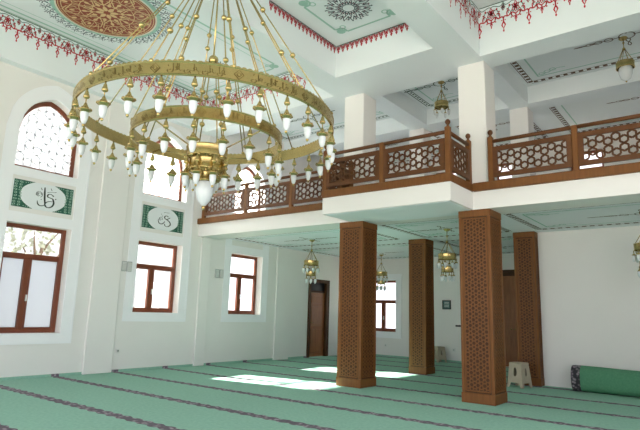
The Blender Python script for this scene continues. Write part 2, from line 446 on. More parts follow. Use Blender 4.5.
# ------------------------------------------------------------------ doors
dn = struct_empty('door_1')
f = MB(); f.bbox(-.1, .05, DY0 - .08, DY0 + .02, 0, DZ + .08); f.bbox(-.1, .05, DY1 - .1, DY1 + .06, 0, DZ + .08); f.bbox(-.1, .05, DY0 + .02, DY1 - .1, DZ - .03, DZ + .08)
f.bbox(-.1, .0, DY0 + .02, DY1 - .1, 1.98, 2.04)
f.build('door_frame', WOOD, dn)
lf = MB(); lf.box(-.07, -.035, DY0 + .02, DY1 - .1, 0.01, 1.98)
for z0, z1 in ((.12, .85), (.95, 1.55), (1.65, 1.88)):
    lf.bbox(-.035, -.02, DY0 + .13, DY1 - .21, z0, z1, .012)
lf.build('door_leaf', WOODD, dn)
MB().box(-.08, -.06, DY0 + .02, DY1 - .1, 2.04, DZ - .03).build('dark_transom', BLACK, dn)  # black sheet standing in for the darkness of the open transom
h = MB(); h.box(-.035, -.02, DY0 + .06, DY0 + .10, .92, 1.14); h.tube([(-.03, DY0 + .08, 1.05), (.02, DY0 + .08, 1.05), (.02, DY0 + .19, 1.05)], .009); h.build('door_handle', BRASS, dn)
d2 = struct_empty('door_2'); DX0, DX1 = 4.95, 5.95
f = MB(); f.bbox(DX0, DX0 + .1, YB - .06, YB, 0, 2.68); f.bbox(DX1 - .1, DX1, YB - .06, YB, 0, 2.68); f.bbox(DX0 + .1, DX1 - .1, YB - .06, YB, 2.56, 2.68); f.bbox(DX0 - .03, DX1 + .03, YB - .09, YB, 2.68, 2.74)
f.build('door_frame', WOOD, d2)
for a, b in ((DX0 + .1, (DX0 + DX1) / 2), ((DX0 + DX1) / 2, DX1 - .1)):
    lf = MB(); lf.box(a, b, YB - .04, YB - .005, 0.01, 2.56)
    for z0, z1 in ((.12, .9), (1.02, 1.9), (2.02, 2.44)): lf.bbox(a + .07, b - .07, YB - .05, YB - .04, z0, z1, .004)
    lo = lf.build('door_leaf', WOODD, d2)
    MB().sphere(((DX0 + DX1) / 2 + (-.05 if b < 5.5 else .05), YB - .06, 1.05), .022).build('door_knob', BRASS, lo)

# ------------------------------------------------------------------ gallery slab
sl = MB()
sl.box(0, XP0, Y1 - .01, 9.2, ZF, ZT); sl.box(XP0, XP1, YP, 9.2, ZF, ZT); sl.box(XP1, XE, Y1 - .01, 9.2, ZF, ZT)
sl.build('balcony_slab', W_WALL, kind='structure')
under = MB().box(0, XE, 9.2, YB, ZU, ZT).build('ceiling_under_balcony', W_UNDER, kind='structure')
MB().box(XP0 + .05, XP1 - .05, YP + .05, Y1 + .3, ZF - .006, ZF).build('painted_soffit', W_UNDER, under)
# ------------------------------------------------------------------ main ceiling: beams and coffers
ce = MB(); ZTOP = 7.5
ce.box(0, .185, YN, YBK, ZS, ZTOP)                                   # strip along the left wall
ce.box(4.242, 4.784, YN, YC, ZS, ZTOP); ce.box(6.832, 7.366, YN, YC, ZS, ZTOP)
ce.box(.185, XE, YC, YBK, ZS, ZTOP)                                   # main beam over the columns
ce.box(4.784, 6.832, 7.717, YC, ZS, ZTOP)
ce.box(4.784, 6.832, YN, 1.4, ZS, ZTOP)
ceil = ce.build('ceiling', W_CEIL, kind='structure')
ZC1, ZC2, ZC3, ZD = 6.72, 6.465, 6.72, 7.3
cp = MB(); cp.box(.185, 4.242, YN, YC, ZC1, ZTOP); cp.box(7.366, XE, YN, YC, ZC3, ZTOP); cp.box(4.784, 6.832, 5.78, 7.717, ZC2, ZTOP); cp.box(4.784, 6.832, 1.4, 5.78, ZD, ZTOP)
cp.build('ceiling_panels', W_PANEL, ceil)
MB().box(-.35, XE + .3, YN, YB + .3, ZTOP, ZTOP + .2).build('sun_block_roof', W_CEIL, kind='structure')  # unseen slab over the hall, added to keep the sun out
# gallery ceiling and its beams
gc = MB(); gc.box(0, XE, YBK, YB, ZG, ZTOP)
gal = gc.build('ceiling_gallery', W_PANEL, kind='structure')
gb = MB(); gb.box(0, XE, 11.61, 12.1, 6.06, ZG); gb.box(4.3, 4.78, YBK, 11.61, 6.06, ZG); gb.box(6.83, 7.25, YBK, 11.61, 6.06, ZG)
gb.build('gallery_beams', W_CEIL, gal)
# upper white columns
for n_, (x, y, w, z1) in enumerate(((P1X + .03, Y1 + .03, PW - .06, ZS), (P3X + .02, Y1 + .03, PW - .05, ZS), (P2X + .02, Y2, PW2 - .04, 6.06), (P4X + .02, Y2, PW2 - .04, 6.06))):
    MB().bbox(x, x + w, y, y + w, ZT, z1, .015).build('upper_column', W_WALL, kind='structure')

# ------------------------------------------------------------------ painted ornament on the ceilings
def fringe(fn, length, period, depth, parent, name, small=False):
    r = MB(); g = MB(); n = max(1, round(length / period)); p = length / n; w = .024 if not small else .014
    for i in range(n):
        u0 = (i + .5) * p
        F = lambda u, v: (u0 + u * p, v * depth)
        def st(mb, pts, ww=1.): mb.stroke([F(*q) for q in pts], w * ww, fn)
        if small:
            st(r, bez((-.4, .0), (-.4, .55), (-.05, .5), (0, .1)), 1.3); st(r, bez((.4, .0), (.4, .55), (.05, .5), (0, .1)), 1.3)
            st(r, [(0, .1), (0, .95)], 1.5); r.blob(F(0, .72), .026, fn, 6, ry=.022); r.blob(F(-.3, .2), .017, fn, 6); r.blob(F(.3, .2), .017, fn, 6); r.blob(F(-.25, .5), .014, fn, 6); r.blob(F(.25, .5), .014, fn, 6)
            st(g, [(-.5, .02), (.5, .02)], 1.2)
            continue
        # thin dark green line and leaf scrolls
        st(g, [(-.5, .015), (.5, .015)], .6)
        for sg in (-1, 1):
            st(g, bez((sg * .5, .05), (sg * .35, .28), (sg * .2, .0), (0, .1), 7), .5)
            st(g, bez((sg * .30, .44), (sg * .34, .2), (sg * .12, .12), (sg * .05, .34), 7), .55)
            st(g, bez((sg * .16, .56), (sg * .26, .44), (sg * .2, .32), (sg * .06, .44), 7), .5)
        # red palmette of outlined petals
        def petal(cu, cv, du, dv, wd, ww=.8):
            # outlined leaf from (cu,cv) along (du,dv)
            nu, nv = -dv * wd, du * wd
            st(r, [(cu, cv), (cu + du * .45 + nu, cv + dv * .45 + nv), (cu + du, cv + dv), (cu + du * .45 - nu, cv + dv * .45 - nv), (cu, cv)], ww)
        for du, dv in ((0, -.19), (.13, -.1), (-.13, -.1), (.15, .07), (-.15, .07), (0, .16)): petal(0, .30, du, dv, .35)
        r.blob(F(0, .30), .02, fn, 6)
        for du, dv in ((.0, -.1), (.08, 0), (-.08, 0), (0, .1)): petal(.5, .2, du, dv, .4, .7); petal(-.5, .2, du, dv, .4, .7)
        # scrolls, buds and pendants
        for sg in (-1, 1):
            st(r, bez((sg * .5, .56), (sg * .44, .40), (sg * .34, .62), (sg * .22, .47)), .95); st(r, bez((sg * .22, .47), (sg * .16, .40), (sg * .08, .48), (0, .52)), .85)
            st(r, bez((sg * .34, .50), (sg * .40, .36), (sg * .28, .30), (sg * .24, .38)), .8); r.blob(F(sg * .24, .2), .016, fn, 6, ry=.024); r.blob(F(sg * .33, .3), .015, fn, 6)
            st(r, bez((sg * .16, .45), (sg * .2, .58), (sg * .1, .62), (0, .58)), .8); r.blob(F(sg * .18, .60), .014, fn, 6)
        st(r, [(0, .52), (0, .66)], .8); petal(0, .6, 0, .13, .3, .8); r.blob(F(0, .75), .012, fn, 5, ry=.02)
        for u in ((-.5, .5) if i == 0 else (.5,)):
            st(r, [(u, .5), (u, .68)], .9)
            st(r, [(u, .66), (u + .07, .77), (u, .89), (u - .07, .77), (u, .66)], 1.)
            r.blob(F(u, .95), .015, fn, 6, ry=.026); r.blob(F(u + .07, .62), .012, fn, 5); r.blob(F(u - .07, .62), .012, fn, 5)
    r.build(name, RED, parent); g.build(name, DGREEN, parent)
def border(fn, u0, u1, v0, v1, parent, corner=True, w=.035, mat=TEAL):
    b = MB(); e = .16 if corner else 0
    for (a, c) in (((u0, v0), (u1, v0)), ((u1, v0), (u1, v1)), ((u1, v1), (u0, v1)), ((u0, v1), (u0, v0))):
        dx, dy = c[0] - a[0], c[1] - a[1]; l = math.hypot(dx, dy)
        b.stroke([(a[0] + dx * e / l, a[1] + dy * e / l), (c[0] - dx * e / l, c[1] - dy * e / l)], w, fn)
    if corner:
        for x, sx in ((u0, 1), (u1, -1)):
            for y, sy in ((v0, 1), (v1, -1)):
                b.stroke([(x + sx * .16, y), (x + sx * .16, y + sy * .11), (x + sx * .11, y + sy * .16), (x, y + sy * .16)], w, fn)
                b.blob((x + sx * .06, y + sy * .06), .085, fn, 10)
                b.stroke(arc(x + sx * .17, y + sy * .17, .05, 0, 360, 10), w * .5, fn)
    b.build('painted_border', mat, parent)
def onplane(axis, val, sgn):
    # painted surfaces: map (u, v, height)
    if axis == 'Z': return lambda u, v, h: (u, v, val - h)
    if axis == 'X': return lambda u, v, h: (val + h, u, sgn - v)
    if axis == 'Y': return lambda u, v, h: (u, val - h, sgn - v)
# left coffer
fy = onplane('X', .185, ZC1); fringe(lambda u, v, h: fy(u + 1.45 - .0, v, h), 6.95, .39, .50, ceil, 'painted_fringe')
ff = onplane('Y', YC, ZC1); fringe(lambda u, v, h: ff(u + .19, v, h), 4.03, .40, .52, ceil, 'painted_fringe')
fz = onplane('Z', ZC1, 0)
border(fz, .36, 2.92, -1.2, 8.10, ceil, w=.045); border(fz, .52, 2.76, -1.04, 7.94, ceil, False, .015)
b = MB(); b.stroke([(.22, 1.0), (.22, 8.39), (4.2, 8.39)], .03, fz); b.build('painted_border', LGREEN, ceil)
# right coffer
fy3 = onplane('X', 7.366, ZC3); fringe(lambda u, v, h: fy3(u + 4.43, v, h), 4.0, .40, .58, ceil, 'painted_fringe')
ff3 = onplane('Y', YC, ZC3); fringe(lambda u, v, h: ff3(u + 7.38, v, h), 4.2, .40, .58, ceil, 'painted_fringe')
fz3 = onplane('Z', ZC3, 0); border(fz3, 7.6, XE - .3, 1.0, 8.18, ceil, w=.06)
# middle coffer
fy2 = onplane('X', 4.784, ZC2); fringe(lambda u, v, h: fy2(u + 5.80, v, h), 1.91, .105, .17, ceil, 'painted_fringe', True)
ff2 = onplane('Y', 7.717, ZC2); fringe(lambda u, v, h: ff2(u + 4.79, v, h), 2.03, .105, .17, ceil, 'painted_fringe', True)
fz2 = onplane('Z', ZC2, 0); border(fz2, 5.14, 6.36, 6.14, 7.36, ceil, w=.04)
bb = MB(); bb.stroke([(4.80, 5.8), (4.80, 7.70), (6.8, 7.70)], .01, fz2); bb.build('painted_border', DGREEN, ceil)
def rosette(fn, c, R, parent, name, mat1, mat2):
    a_, b_ = MB(), MB()
    def P(r, t): return (c[0] + R * r * math.cos(t), c[1] + R * r * math.sin(t))
    N = 16
    for k in range(N):
        t = 2 * PI * k / N; d = PI / N
        a_.stroke([P(.30, t - d * .8), P(.48, t - d * .5), P(.62, t), P(.48, t + d * .5), P(.30, t + d * .8)], .045 * R, fn)
        a_.stroke([P(.62, t), P(.80, t + d * .5), P(.97, t + d * .15), P(.86, t - d * .35), P(.74, t - d * .6), P(.62, t - d)], .045 * R, fn)
        a_.stroke([P(.95, t + d), P(.8, t + d * .9), P(.66, t + d)], .05 * R, fn)
        b_.blob(P(.72, t + d * .7), .045 * R, fn, 6); b_.blob(P(.42, t), .05 * R, fn, 6); b_.blob(P(.90, t - d * .7), .035 * R, fn, 6)
        a_.blob(P(1., t), .04 * R, fn, 6)
    a_.stroke([P(.27, 2 * PI * k / 24) for k in range(25)], .035 * R, fn)
    a_.build(name, mat1, parent); b_.build(name, mat2, parent)
rosette(fz2, (5.74, 6.75), .40, ceil, 'painted_rosette', NAVY, plain('dusty_pink_paint', '#a8808a', .7))
rosette(fz, (1.62, 7.36), .42, ceil, 'painted_rosette', NAVY, DTEAL)
# the big painted medallion in the left coffer
MC = (1.76, 4.64); MR = .86
def MP(r, t): return (MC[0] + r * math.cos(t), MC[1] + r * math.sin(t))
fzm = lambda u, v, h: (u, v, ZC1 - .012 - h)
md = MB(); md.prism([MP(MR, 2 * PI * k / 64) for k in range(64)], ZC1 - .012, ZC1); md.build('medallion_disc', MAROON, ceil)
rg = MB()
for r_, w_, mb_ in ((MR + .015, .03, 0),):
    rg.stroke([MP(r_, 2 * PI * k / 72) for k in range(73)], w_, lambda u, v, h: (u, v, ZC1 - .014))
rg.build('medallion_ring', CREAM, ceil)
tl = MB(); tl.stroke([MP(MR + .07, 2 * PI * k / 72) for k in range(73)], .08, fz); tl.build('medallion_ring', TEAL, ceil)
g = MB()
for k in range(8):
    t = PI / 4 * k; d = PI / 8
    g.blob(MP(.13, t), .075, fzm, 10, rot=t, ry=.042); g.blob(MP(.27, t + d), .055, fzm, 8, rot=t + d, ry=.035)
    g.stroke([MP(.2, t), MP(.36, t)], .02, fzm); g.blob(MP(.40, t), .05, fzm, 8, rot=t, ry=.035)
    g.stroke([MP(.25, t), MP(.42, t + d * .9), MP(.60, t + d * .9), MP(.74, t)], .02, fzm); g.stroke([MP(.25, t), MP(.42, t - d * .9), MP(.60, t - d * .9), MP(.74, t)], .02, fzm)
    g.stroke([MP(.46, t), MP(.56, t + d * .55), MP(.70, t + d * .45), MP(.80, t)], .016, fzm); g.stroke([MP(.46, t), MP(.56, t - d * .55), MP(.70, t - d * .45), MP(.80, t)], .016, fzm)
    for e in (-.6, -.2, .2, .6): g.stroke([MP(.52, t + e * d), MP(.80, t + e * d * 1.4)], .011, fzm)
    g.blob(MP(.62, t), .05, fzm, 8, rot=t, ry=.03); g.blob(MP(.72, t + d), .055, fzm, 8, rot=t + d, ry=.035)
    for e in (-1, 1):
        g.stroke([(MC[0] + (.33 + .07 * math.cos(q / 8 * 5)) * math.cos(t + e * .22) - .07 * e * math.sin(q / 8 * 5) * math.sin(t + e * .22), MC[1] + (.33 + .07 * math.cos(q / 8 * 5)) * math.sin(t + e * .22) + .07 * e * math.sin(q / 8 * 5) * math.cos(t + e * .22)) for q in range(9)], .013, fzm)
for r_ in (.48, .78): g.stroke([MP(r_, 2 * PI * k / 64) for k in range(65)], .013, fzm)
g.stroke([MP(.83, 2 * PI * k / 64) for k in range(65)], .012, fzm)
g.build('medallion_tracery', GOLDP, ceil)
sp = MB(); sp2 = MB(); N = 40
for k in range(N):
    t = 2 * PI * k / N; d = PI / N; R0 = MR + .08
    sp.stroke([MP(R0, t - d), MP(R0 + .07, t - d * .3), MP(R0 + .12, t + d * .5), MP(R0 + .07, t + d)], .017, fz)
    sp.stroke([MP(R0 + .10, t), MP(R0 + .17, t + d * .3), MP(R0 + .25, t)], .014, fz); sp.stroke([MP(R0 + .14, t), MP(R0 + .18, t - d * .8)], .016, fz); sp.stroke([MP(R0 + .16, t), MP(R0 + .21, t + d * .9)], .016, fz)
    sp.blob(MP(R0 + .05, t + d * .8), .02, fz, 6); sp.blob(MP(R0 + .2, t - d * .3), .014, fz, 6); sp2.blob(MP(R0 + .08, t), .024, fz, 6); sp2.blob(MP(R0 + .14, t + d), .018, fz, 6)
sp.build('medallion_sprigs', NAVY, ceil); sp2.build('medallion_sprigs', DTEAL, ceil)
# bordered bays on the ceiling below and above the gallery
def bay(fn, x0, x1, y0, y1, parent, cx, cy, dark=BROWNP):
    b = MB(); t = MB(); w = .08 if dark is BROWNP else .045
    for (a, c) in (((x0, y0), (x1, y0)), ((x1, y0), (x1, y1)), ((x1, y1), (x0, y1)), ((x0, y1), (x0, y0))):
        dx, dy = c[0] - a[0], c[1] - a[1]; l = math.hypot(dx, dy); n = int(l / (.15 if dark is BROWNP else .11))
        for k in range(n):
            f0, f1 = k / n, (k + .55) / n
            b.stroke([(a[0] + dx * f0, a[1] + dy * f0), (a[0] + dx * f1, a[1] + dy * f1)], w, fn)
        ix, iy = -dy / l, dx / l
        for off in (-.06, .05): b.stroke([(a[0] + ix * off, a[1] + iy * off), (c[0] + ix * off, c[1] + iy * off)], .014 if dark is BROWNP else .02, fn)
        t.stroke([(a[0] + ix * .22 + dx / l * .22, a[1] + iy * .22 + dy / l * .22), (c[0] + ix * .22 - dx / l * .22, c[1] + iy * .22 - dy / l * .22)], .03, fn)
    for x, sx in ((x0, 1), (x1, -1)):
        for y, sy in ((y0, 1), (y1, -1)):
            for q in range(3): t.stroke(arc(x + sx * (.32 + .12 * q), y + sy * (.32 + .05 * q), .06, 0, 330, 8), .02, fn)
            t.stroke(bez((x + sx * .3, y + sy * .3), (x + sx * .6, y + sy * .3), (x + sx * .5, y + sy * .5), (x + sx * .8, y + sy * .4)), .02, fn)
    # slender radiating sprig round the lamp
    for s_ in (-1, 1):
        b.stroke([(cx + s_ * .1, cy), (cx + s_ * .62, cy)], .02, fn)
        for q, rr in ((.22, .09), (.40, .065), (.54, .045)):
            for e in (-1, 1): b.stroke(bez((cx + s_ * q, cy), (cx + s_ * (q + .02), cy + e * rr), (cx + s_ * (q + .12), cy + e * rr), (cx + s_ * (q + .15), cy)), .018, fn)
        b.blob((cx + s_ * .78, cy), .12, fn, 8, ry=.022)
        b.stroke(bez((cx, cy + s_ * .1), (cx - .12, cy + s_ * .2), (cx + .1, cy + s_ * .3), (cx, cy + s_ * .42)), .018, fn)
        b.stroke(bez((cx, cy + s_ * .1), (cx + .12, cy + s_ * .2), (cx - .1, cy + s_ * .3), (cx, cy + s_ * .42)), .018, fn)
    b.stroke(arc(cx, cy, .13, 0, 360, 14), .02, fn)
    b.build('painted_border', dark, parent); t.build('painted_scroll', TEAL, parent)
fu = onplane('Z', ZU, 0); fg = onplane('Z', ZG, 0)
CX = (1.95, 5.71, 9.38); CYA, CYB = 10.6, 14.0
for (x0, x1), cx in zip(((.28, 4.0), (4.75, 6.75), (7.38, 11.3)), CX):
    bay(fu, x0, x1, 9.5, 11.55, under, cx, CYA)
    if x0 < 7: bay(fu, x0, x1, 12.35, 15.35, under, cx, CYB)
for (x0, x1), cx in zip(((.28, 4.1), (4.95, 6.65), (7.38, 11.3)), CX):
    bay(fg, x0, x1, 9.12, 11.42, gal, cx + (.0 if cx > 3 else 0), 10.36, DGREEN if cx < 9 else BROWNP)
    bay(fg, x0, x1, 12.3, 15.35, gal, cx, 13.6, BROWNP)

# ------------------------------------------------------------------ wood-clad pillars
def make_pillar(w, h):
    """parts of a carved pillar of width w, standing at the origin corner (0,0)"""
    parts = []
    core = MB().box(.012, w - .012, .012, w - .012, 0, h)
    parts.append(core.build('core', WOOD))
    fr = MB(); e = .055
    for x in (0, w - e):
        for y in (0, w - e): parts.append(MB().bbox(x, x + e, y, y + e, .16, h - .12, .008).build('corner_stile', WOODL))
    
    parts.append(MB().bbox(-.008, w + .008, -.008, w + .008, 0, .16, .008).build('plinth', WOODL))
    parts.append(MB().bbox(-.004, w + .004, -.004, w + .004, h - .12, h - .002, .008).build('capital', WOODL))
    pw, ph = w - 2 * e - .03, h - .12 - .16 - .06
    pn = MB()
    for p, q in girih(pw, ph, .054): pn.bar((e + .015 + p[0], .012, .19 + p[1]), (e + .015 + q[0], .012, .19 + q[1]), .016, .008, (0, -1, 0))
    # thin frame round the carving
    a, b, c, d = e + .015, e + .015 + pw, .19, .19 + ph
    for p, q in (((a, c), (b, c)), ((b, c), (b, d)), ((b, d), (a, d)), ((a, d), (a, c))): pn.bar((p[0], .012, p[1]), (q[0], .012, q[1]), .02, .012, (0, -1, 0))
    po = pn.build('carved_panel', WOODL); parts.append(po)
    for k in range(1, 4):
        c_ = po.copy(); COL.objects.link(c_)
        c_.rotation_euler = (0, 0, k * PI / 2)
        c_.location = [(0, 0, 0), (w, 0, 0), (w, w, 0), (0, w, 0)][k]
        parts.append(c_)
    return parts
def place_pillar(parts, x, y, label, first):
    t = thing('pillar', label, 'pillar', (x, y, 0), 0, 'carved wooden pillars under the balcony')
    for p in parts:
        q = p if first else p.copy()
        if not first: COL.objects.link(q)
        q.parent = t
    return t
pa = make_pillar(PW, ZF)
place_pillar(pa, P1X, Y1, 'carved brown wooden pillar at front left under balcony, beside the sunny carpet patch', True)
place_pillar(pa, P3X, Y1, 'nearest and largest carved wooden pillar, under the balcony corner', False)
pb = make_pillar(PW2, ZU)
place_pillar(pb, P2X, Y2, 'slender carved wooden pillar standing in the back row near the far window', True)
place_pillar(pb, P4X, Y2, 'carved wooden pillar at the end of the plain white wall, behind the stool', False)

# ------------------------------------------------------------------ balcony railings
def lattice_panel(p, q, parent):
    """open star lattice framed in wood between two posts, p,q = floor-plan end points"""
    p = Vector((*p, 0)); q = Vector((*q, 0)); d = (q - p); l = d.length; d.normalize(); n = Vector((d.y, -d.x, 0))
    z0, z1 = 3.645, 4.17; mb = MB(); fwid = .075
    def P(u, z): v = p + d * u; return (v.x, v.y, z)
    o = -.02
    sh = lambda pt: (pt[0] - n.x * o, pt[1] - n.y * o, pt[2])
    mb_ = mb
    for a, b in ((P(0, z0 + fwid / 2), P(l, z0 + fwid / 2)), (P(0, z1 - fwid / 2), P(l, z1 - fwid / 2))): mb_.bar(a, b, fwid, .04, n)
    for a, b in ((P(fwid / 2, z0 + fwid), P(fwid / 2, z1 - fwid)), (P(l - fwid / 2, z0 + fwid), P(l - fwid / 2, z1 - fwid))): mb_.bar(a, b, fwid, .04, n)
    W, H = l - 2 * fwid, z1 - z0 - 2 * fwid
    a0 = .105
    for s, e in girih(W, H, a0):
        mb_.bar([c + n[i] * .010 for i, c in enumerate(P(fwid + s[0], z0 + fwid + s[1]))], [c + n[i] * .010 for i, c in enumerate(P(fwid + e[0], z0 + fwid + e[1]))], .027, .02, n)
    return mb_.build('lattice_panel', WOODR, parent)
def post(x, y, parent, tall=4.36, s=.085):
    o = MB().bbox(x - s / 2, x + s / 2, y - s / 2, y + s / 2, ZT, tall, .01).build('post', WOODL, parent)
    if tall < 4.33: return o
    f = MB(); f.lathe([(.001, 0), (.032, 0), (.024, .018), (.016, .03), (.03, .045), (.045, .075), (.04, .105), (.02, .125), (.001, .13)], (x, y, tall), 12)
    f.build('finial', WOODR, o); return o
def handrail(pts, parent):
    mb = MB()
    for a, b in zip(pts, pts[1:]):
        a = Vector((*a, 4.28)); b = Vector((*b, 4.28)); d = (b - a).normalized(); n = Vector((d.y, -d.x, 0))
        mb.bar(a - n * .03, b - n * .03, .055, .06, n) if False else mb.tube([a, b], .032, 10)
    return mb.build('handrail', WOODR, parent)
def trim_board(segs, parent):
    mb = MB()
    for x0, x1, y0, y1 in segs: mb.bbox(x0, x1, y0, y1, ZT, ZT + .14, .012)
    return mb.build('trim_board', WOODL, parent)
YR = Y1 - .03
# left length, against the windows
r1 = thing('balcony_railing', 'long wooden lattice railing of the balcony at left, ending at the window wall', 'railing', (0, YR, ZT))
r2 = thing('balcony_railing', 'wooden lattice railing round the forward-stepping middle part of the balcony', 'railing', (5.9, YP, ZT))
r3 = thing('balcony_railing', 'wooden lattice railing of the balcony on the right side, beyond the white column', 'railing', (9.3, YR, ZT))
def rel(r):
    for o in r.children:
        o.location = Vector(o.location) - Vector(r.location)
def section(r, pts, posts_only=()):
    for i, (x, y) in enumerate(pts): post(x, y, r, 4.36 if i in (0, len(pts) - 1) or r is r2 and i in (1, 3) else 4.305)
    for a, b in zip(pts, pts[1:]):
        d = (Vector(b) - Vector(a)); l = d.length; d.normalize()
        lattice_panel(tuple(Vector(a) + d * .045), tuple(Vector(b) - d * .045), r)
    handrail(pts, r)
section(r1, [(.19, YR), (1.66, YR), (3.06, YR), (4.42, YR)])
trim_board([(.0, XP0 - .02, YR - .05, YR + .06)], r1)
YPP = YP + .02
section(r2, [(XP0 + .04, Y1 - .06), (XP0 + .04, YPP), (5.87, YPP), (XP1 - .04, YPP), (XP1 - .04, Y1 - .06)])
trim_board([(XP0 - .015, XP1 + .015, YP - .03, YP + .07), (XP0 - .015, XP0 + .09, YP + .07, Y1 - .02), (XP1 - .09, XP1 + .015, YP + .07, Y1 - .02)], r2)
section(r3, [(7.47, YR), (8.78, YR), (10.1, YR), (11.4, YR)])
trim_board([(XP1 + .02, XE, YR - .05, YR + .06)], r3)
for r in (r1, r2, r3): rel(r)

# ------------------------------------------------------------------ calligraphy panels on the window wall
def calligraphy(y0, y1, z0, z1, which, label):
    W, H = y1 - y0, z1 - z0
    t = thing('calligraphy_panel', label, 'panel', (0.004, y0, z0), 0)
    fn = lambda u, v, h: (.02 + h, u * W, (1 - v) * H)
    MB().bbox(0, .02, 0, W, 0, H, .004).build('board', PANELW, t)
    k = MB(); e = .012
    for a, b in (((0, 0), (1, 0)), ((1, 0), (1, 1)), ((1, 1), (0, 1)), ((0, 1), (0, 0))):
        k.stroke([a, b], .012, lambda u, v, h: fn(min(max(u, .006), .994), min(max(v, .012), .988), h))
    k.build('border_line', SPAND, t)
    for s_ in (0, 1):
        def U(u): return u if s_ == 0 else 1 - u
        n = 16; mb = MB(); v = []; f = []
        for i in range(n + 1):
            vv = i / n; c = abs(2 * vv - 1); ui = .125 + .215 * (c ** 2.6)
            v += [fn(U(.008), vv, .003), fn(U(ui), vv, .003)]
        f = [(2 * i, 2 * i + 1, 2 * i + 3, 2 * i + 2) for i in range(n)]
        mb.add(v, f); mb.build('spandrel', SPAND, t)
        sc = MB()
        for i in range(9):
            for j in range(2):
                cu, cv = .045 + j * .075, .07 + i * .107
                sc.stroke([(U(cu + .028 * math.cos(q * .8 + i) * (1 - q / 11)), cv + .045 * math.sin(q * .8 + i) * (1 - q / 11)) for q in range(9)], .012, lambda u, v, h: fn(u, v, .005))
        for i in range(4):
            for e_ in (0, 1):
                cu, cv = .19 + i * .035, (.03 + .012 * (3 - i)) if e_ == 0 else 1 - (.03 + .012 * (3 - i))
                sc.blob((U(cu), cv), .009, lambda u, v, h: fn(u, v, .005), 6, ry=.016)
        sc.build('scroll_pattern', SPANL, t)
    ink = MB(); fi = lambda u, v, h: fn(u, v, .004)
    sq = W / H
    def st(pts, w): ink.stroke(pts, [q * 1.5 for q in w] if isinstance(w, list) else w * 1.5, fi)
    def circ(c, r): return arc(c[0], c[1], r, 0, 360, 12, ry=r * sq)
    if which == 0:
        st([(.50, .12), (.505, .3), (.515, .55), (.53, .76)], [.012, .02, .02, .016])
        st(bez((.66, .42), (.62, .28), (.54, .34), (.56, .46)), .015); st(bez((.56, .46), (.60, .50), (.66, .47), (.66, .56)), .018)
        st(bez((.66, .56), (.72, .80), (.56, .98), (.53, .78)), .02); st(bez((.53, .78), (.52, .66), (.60, .60), (.645, .62)), .014)
        st(bez((.53, .76), (.50, .86), (.40, .90), (.40, .66)), [.006, .010, .016, .02, .022, .02, .016, .012, .006])
        st(bez((.55, .30), (.60, .24), (.66, .28), (.70, .22)), .008)
        ink.blob((.70, .50), .012, fi, 6, ry=.022); ink.blob((.46, .60), .008, fi, 6, ry=.018)
        for q in range(3): st(arc(.42, .42, .02 + .016 * q, 30 + 60 * q, 300 + 60 * q, 8, ry=(.02 + .016 * q) * sq), .007)
        st([(.44, .16), (.46, .24)], .008); st([(.60, .12), (.62, .2)], .007)
    else:
        st(bez((.62, .36), (.56, .26), (.50, .36), (.54, .46)), .018); st(bez((.54, .46), (.60, .50), (.64, .42), (.66, .38)), .016)
        st(bez((.54, .46), (.66, .52), (.74, .70), (.62, .80)), .02); st(bez((.62, .80), (.56, .84), (.53, .76), (.54, .70)), .014)
        st(bez((.54, .58), (.50, .78), (.37, .80), (.38, .52)), [.008, .012, .018, .022, .022, .02, .016, .012, .006])
        ink.blob((.47, .36), .010, fi, 6, ry=.02); ink.blob((.45, .28), .010, fi, 6, ry=.02)
        for q in range(2): st(arc(.44, .50, .022 + .018 * q, 30 + 60 * q, 320 + 60 * q, 8, ry=(.022 + .018 * q) * sq), .007)
        st(bez((.50, .20), (.55, .14), (.60, .20), (.64, .16)), .007)
    ink.build('lettering', INK, t)
    return t
for (y0, y1, zs), w_, lb in ((BAYS[0], 0, 'green-cornered calligraphy panel with a tall upright stroke, on the nearest window bay'), (BAYS[1], 1, 'green-cornered calligraphy panel with rounded lettering, on the second window bay')):
    calligraphy(y0 + .02, y1 - .05, 3.15, 3.67, w_, lb)

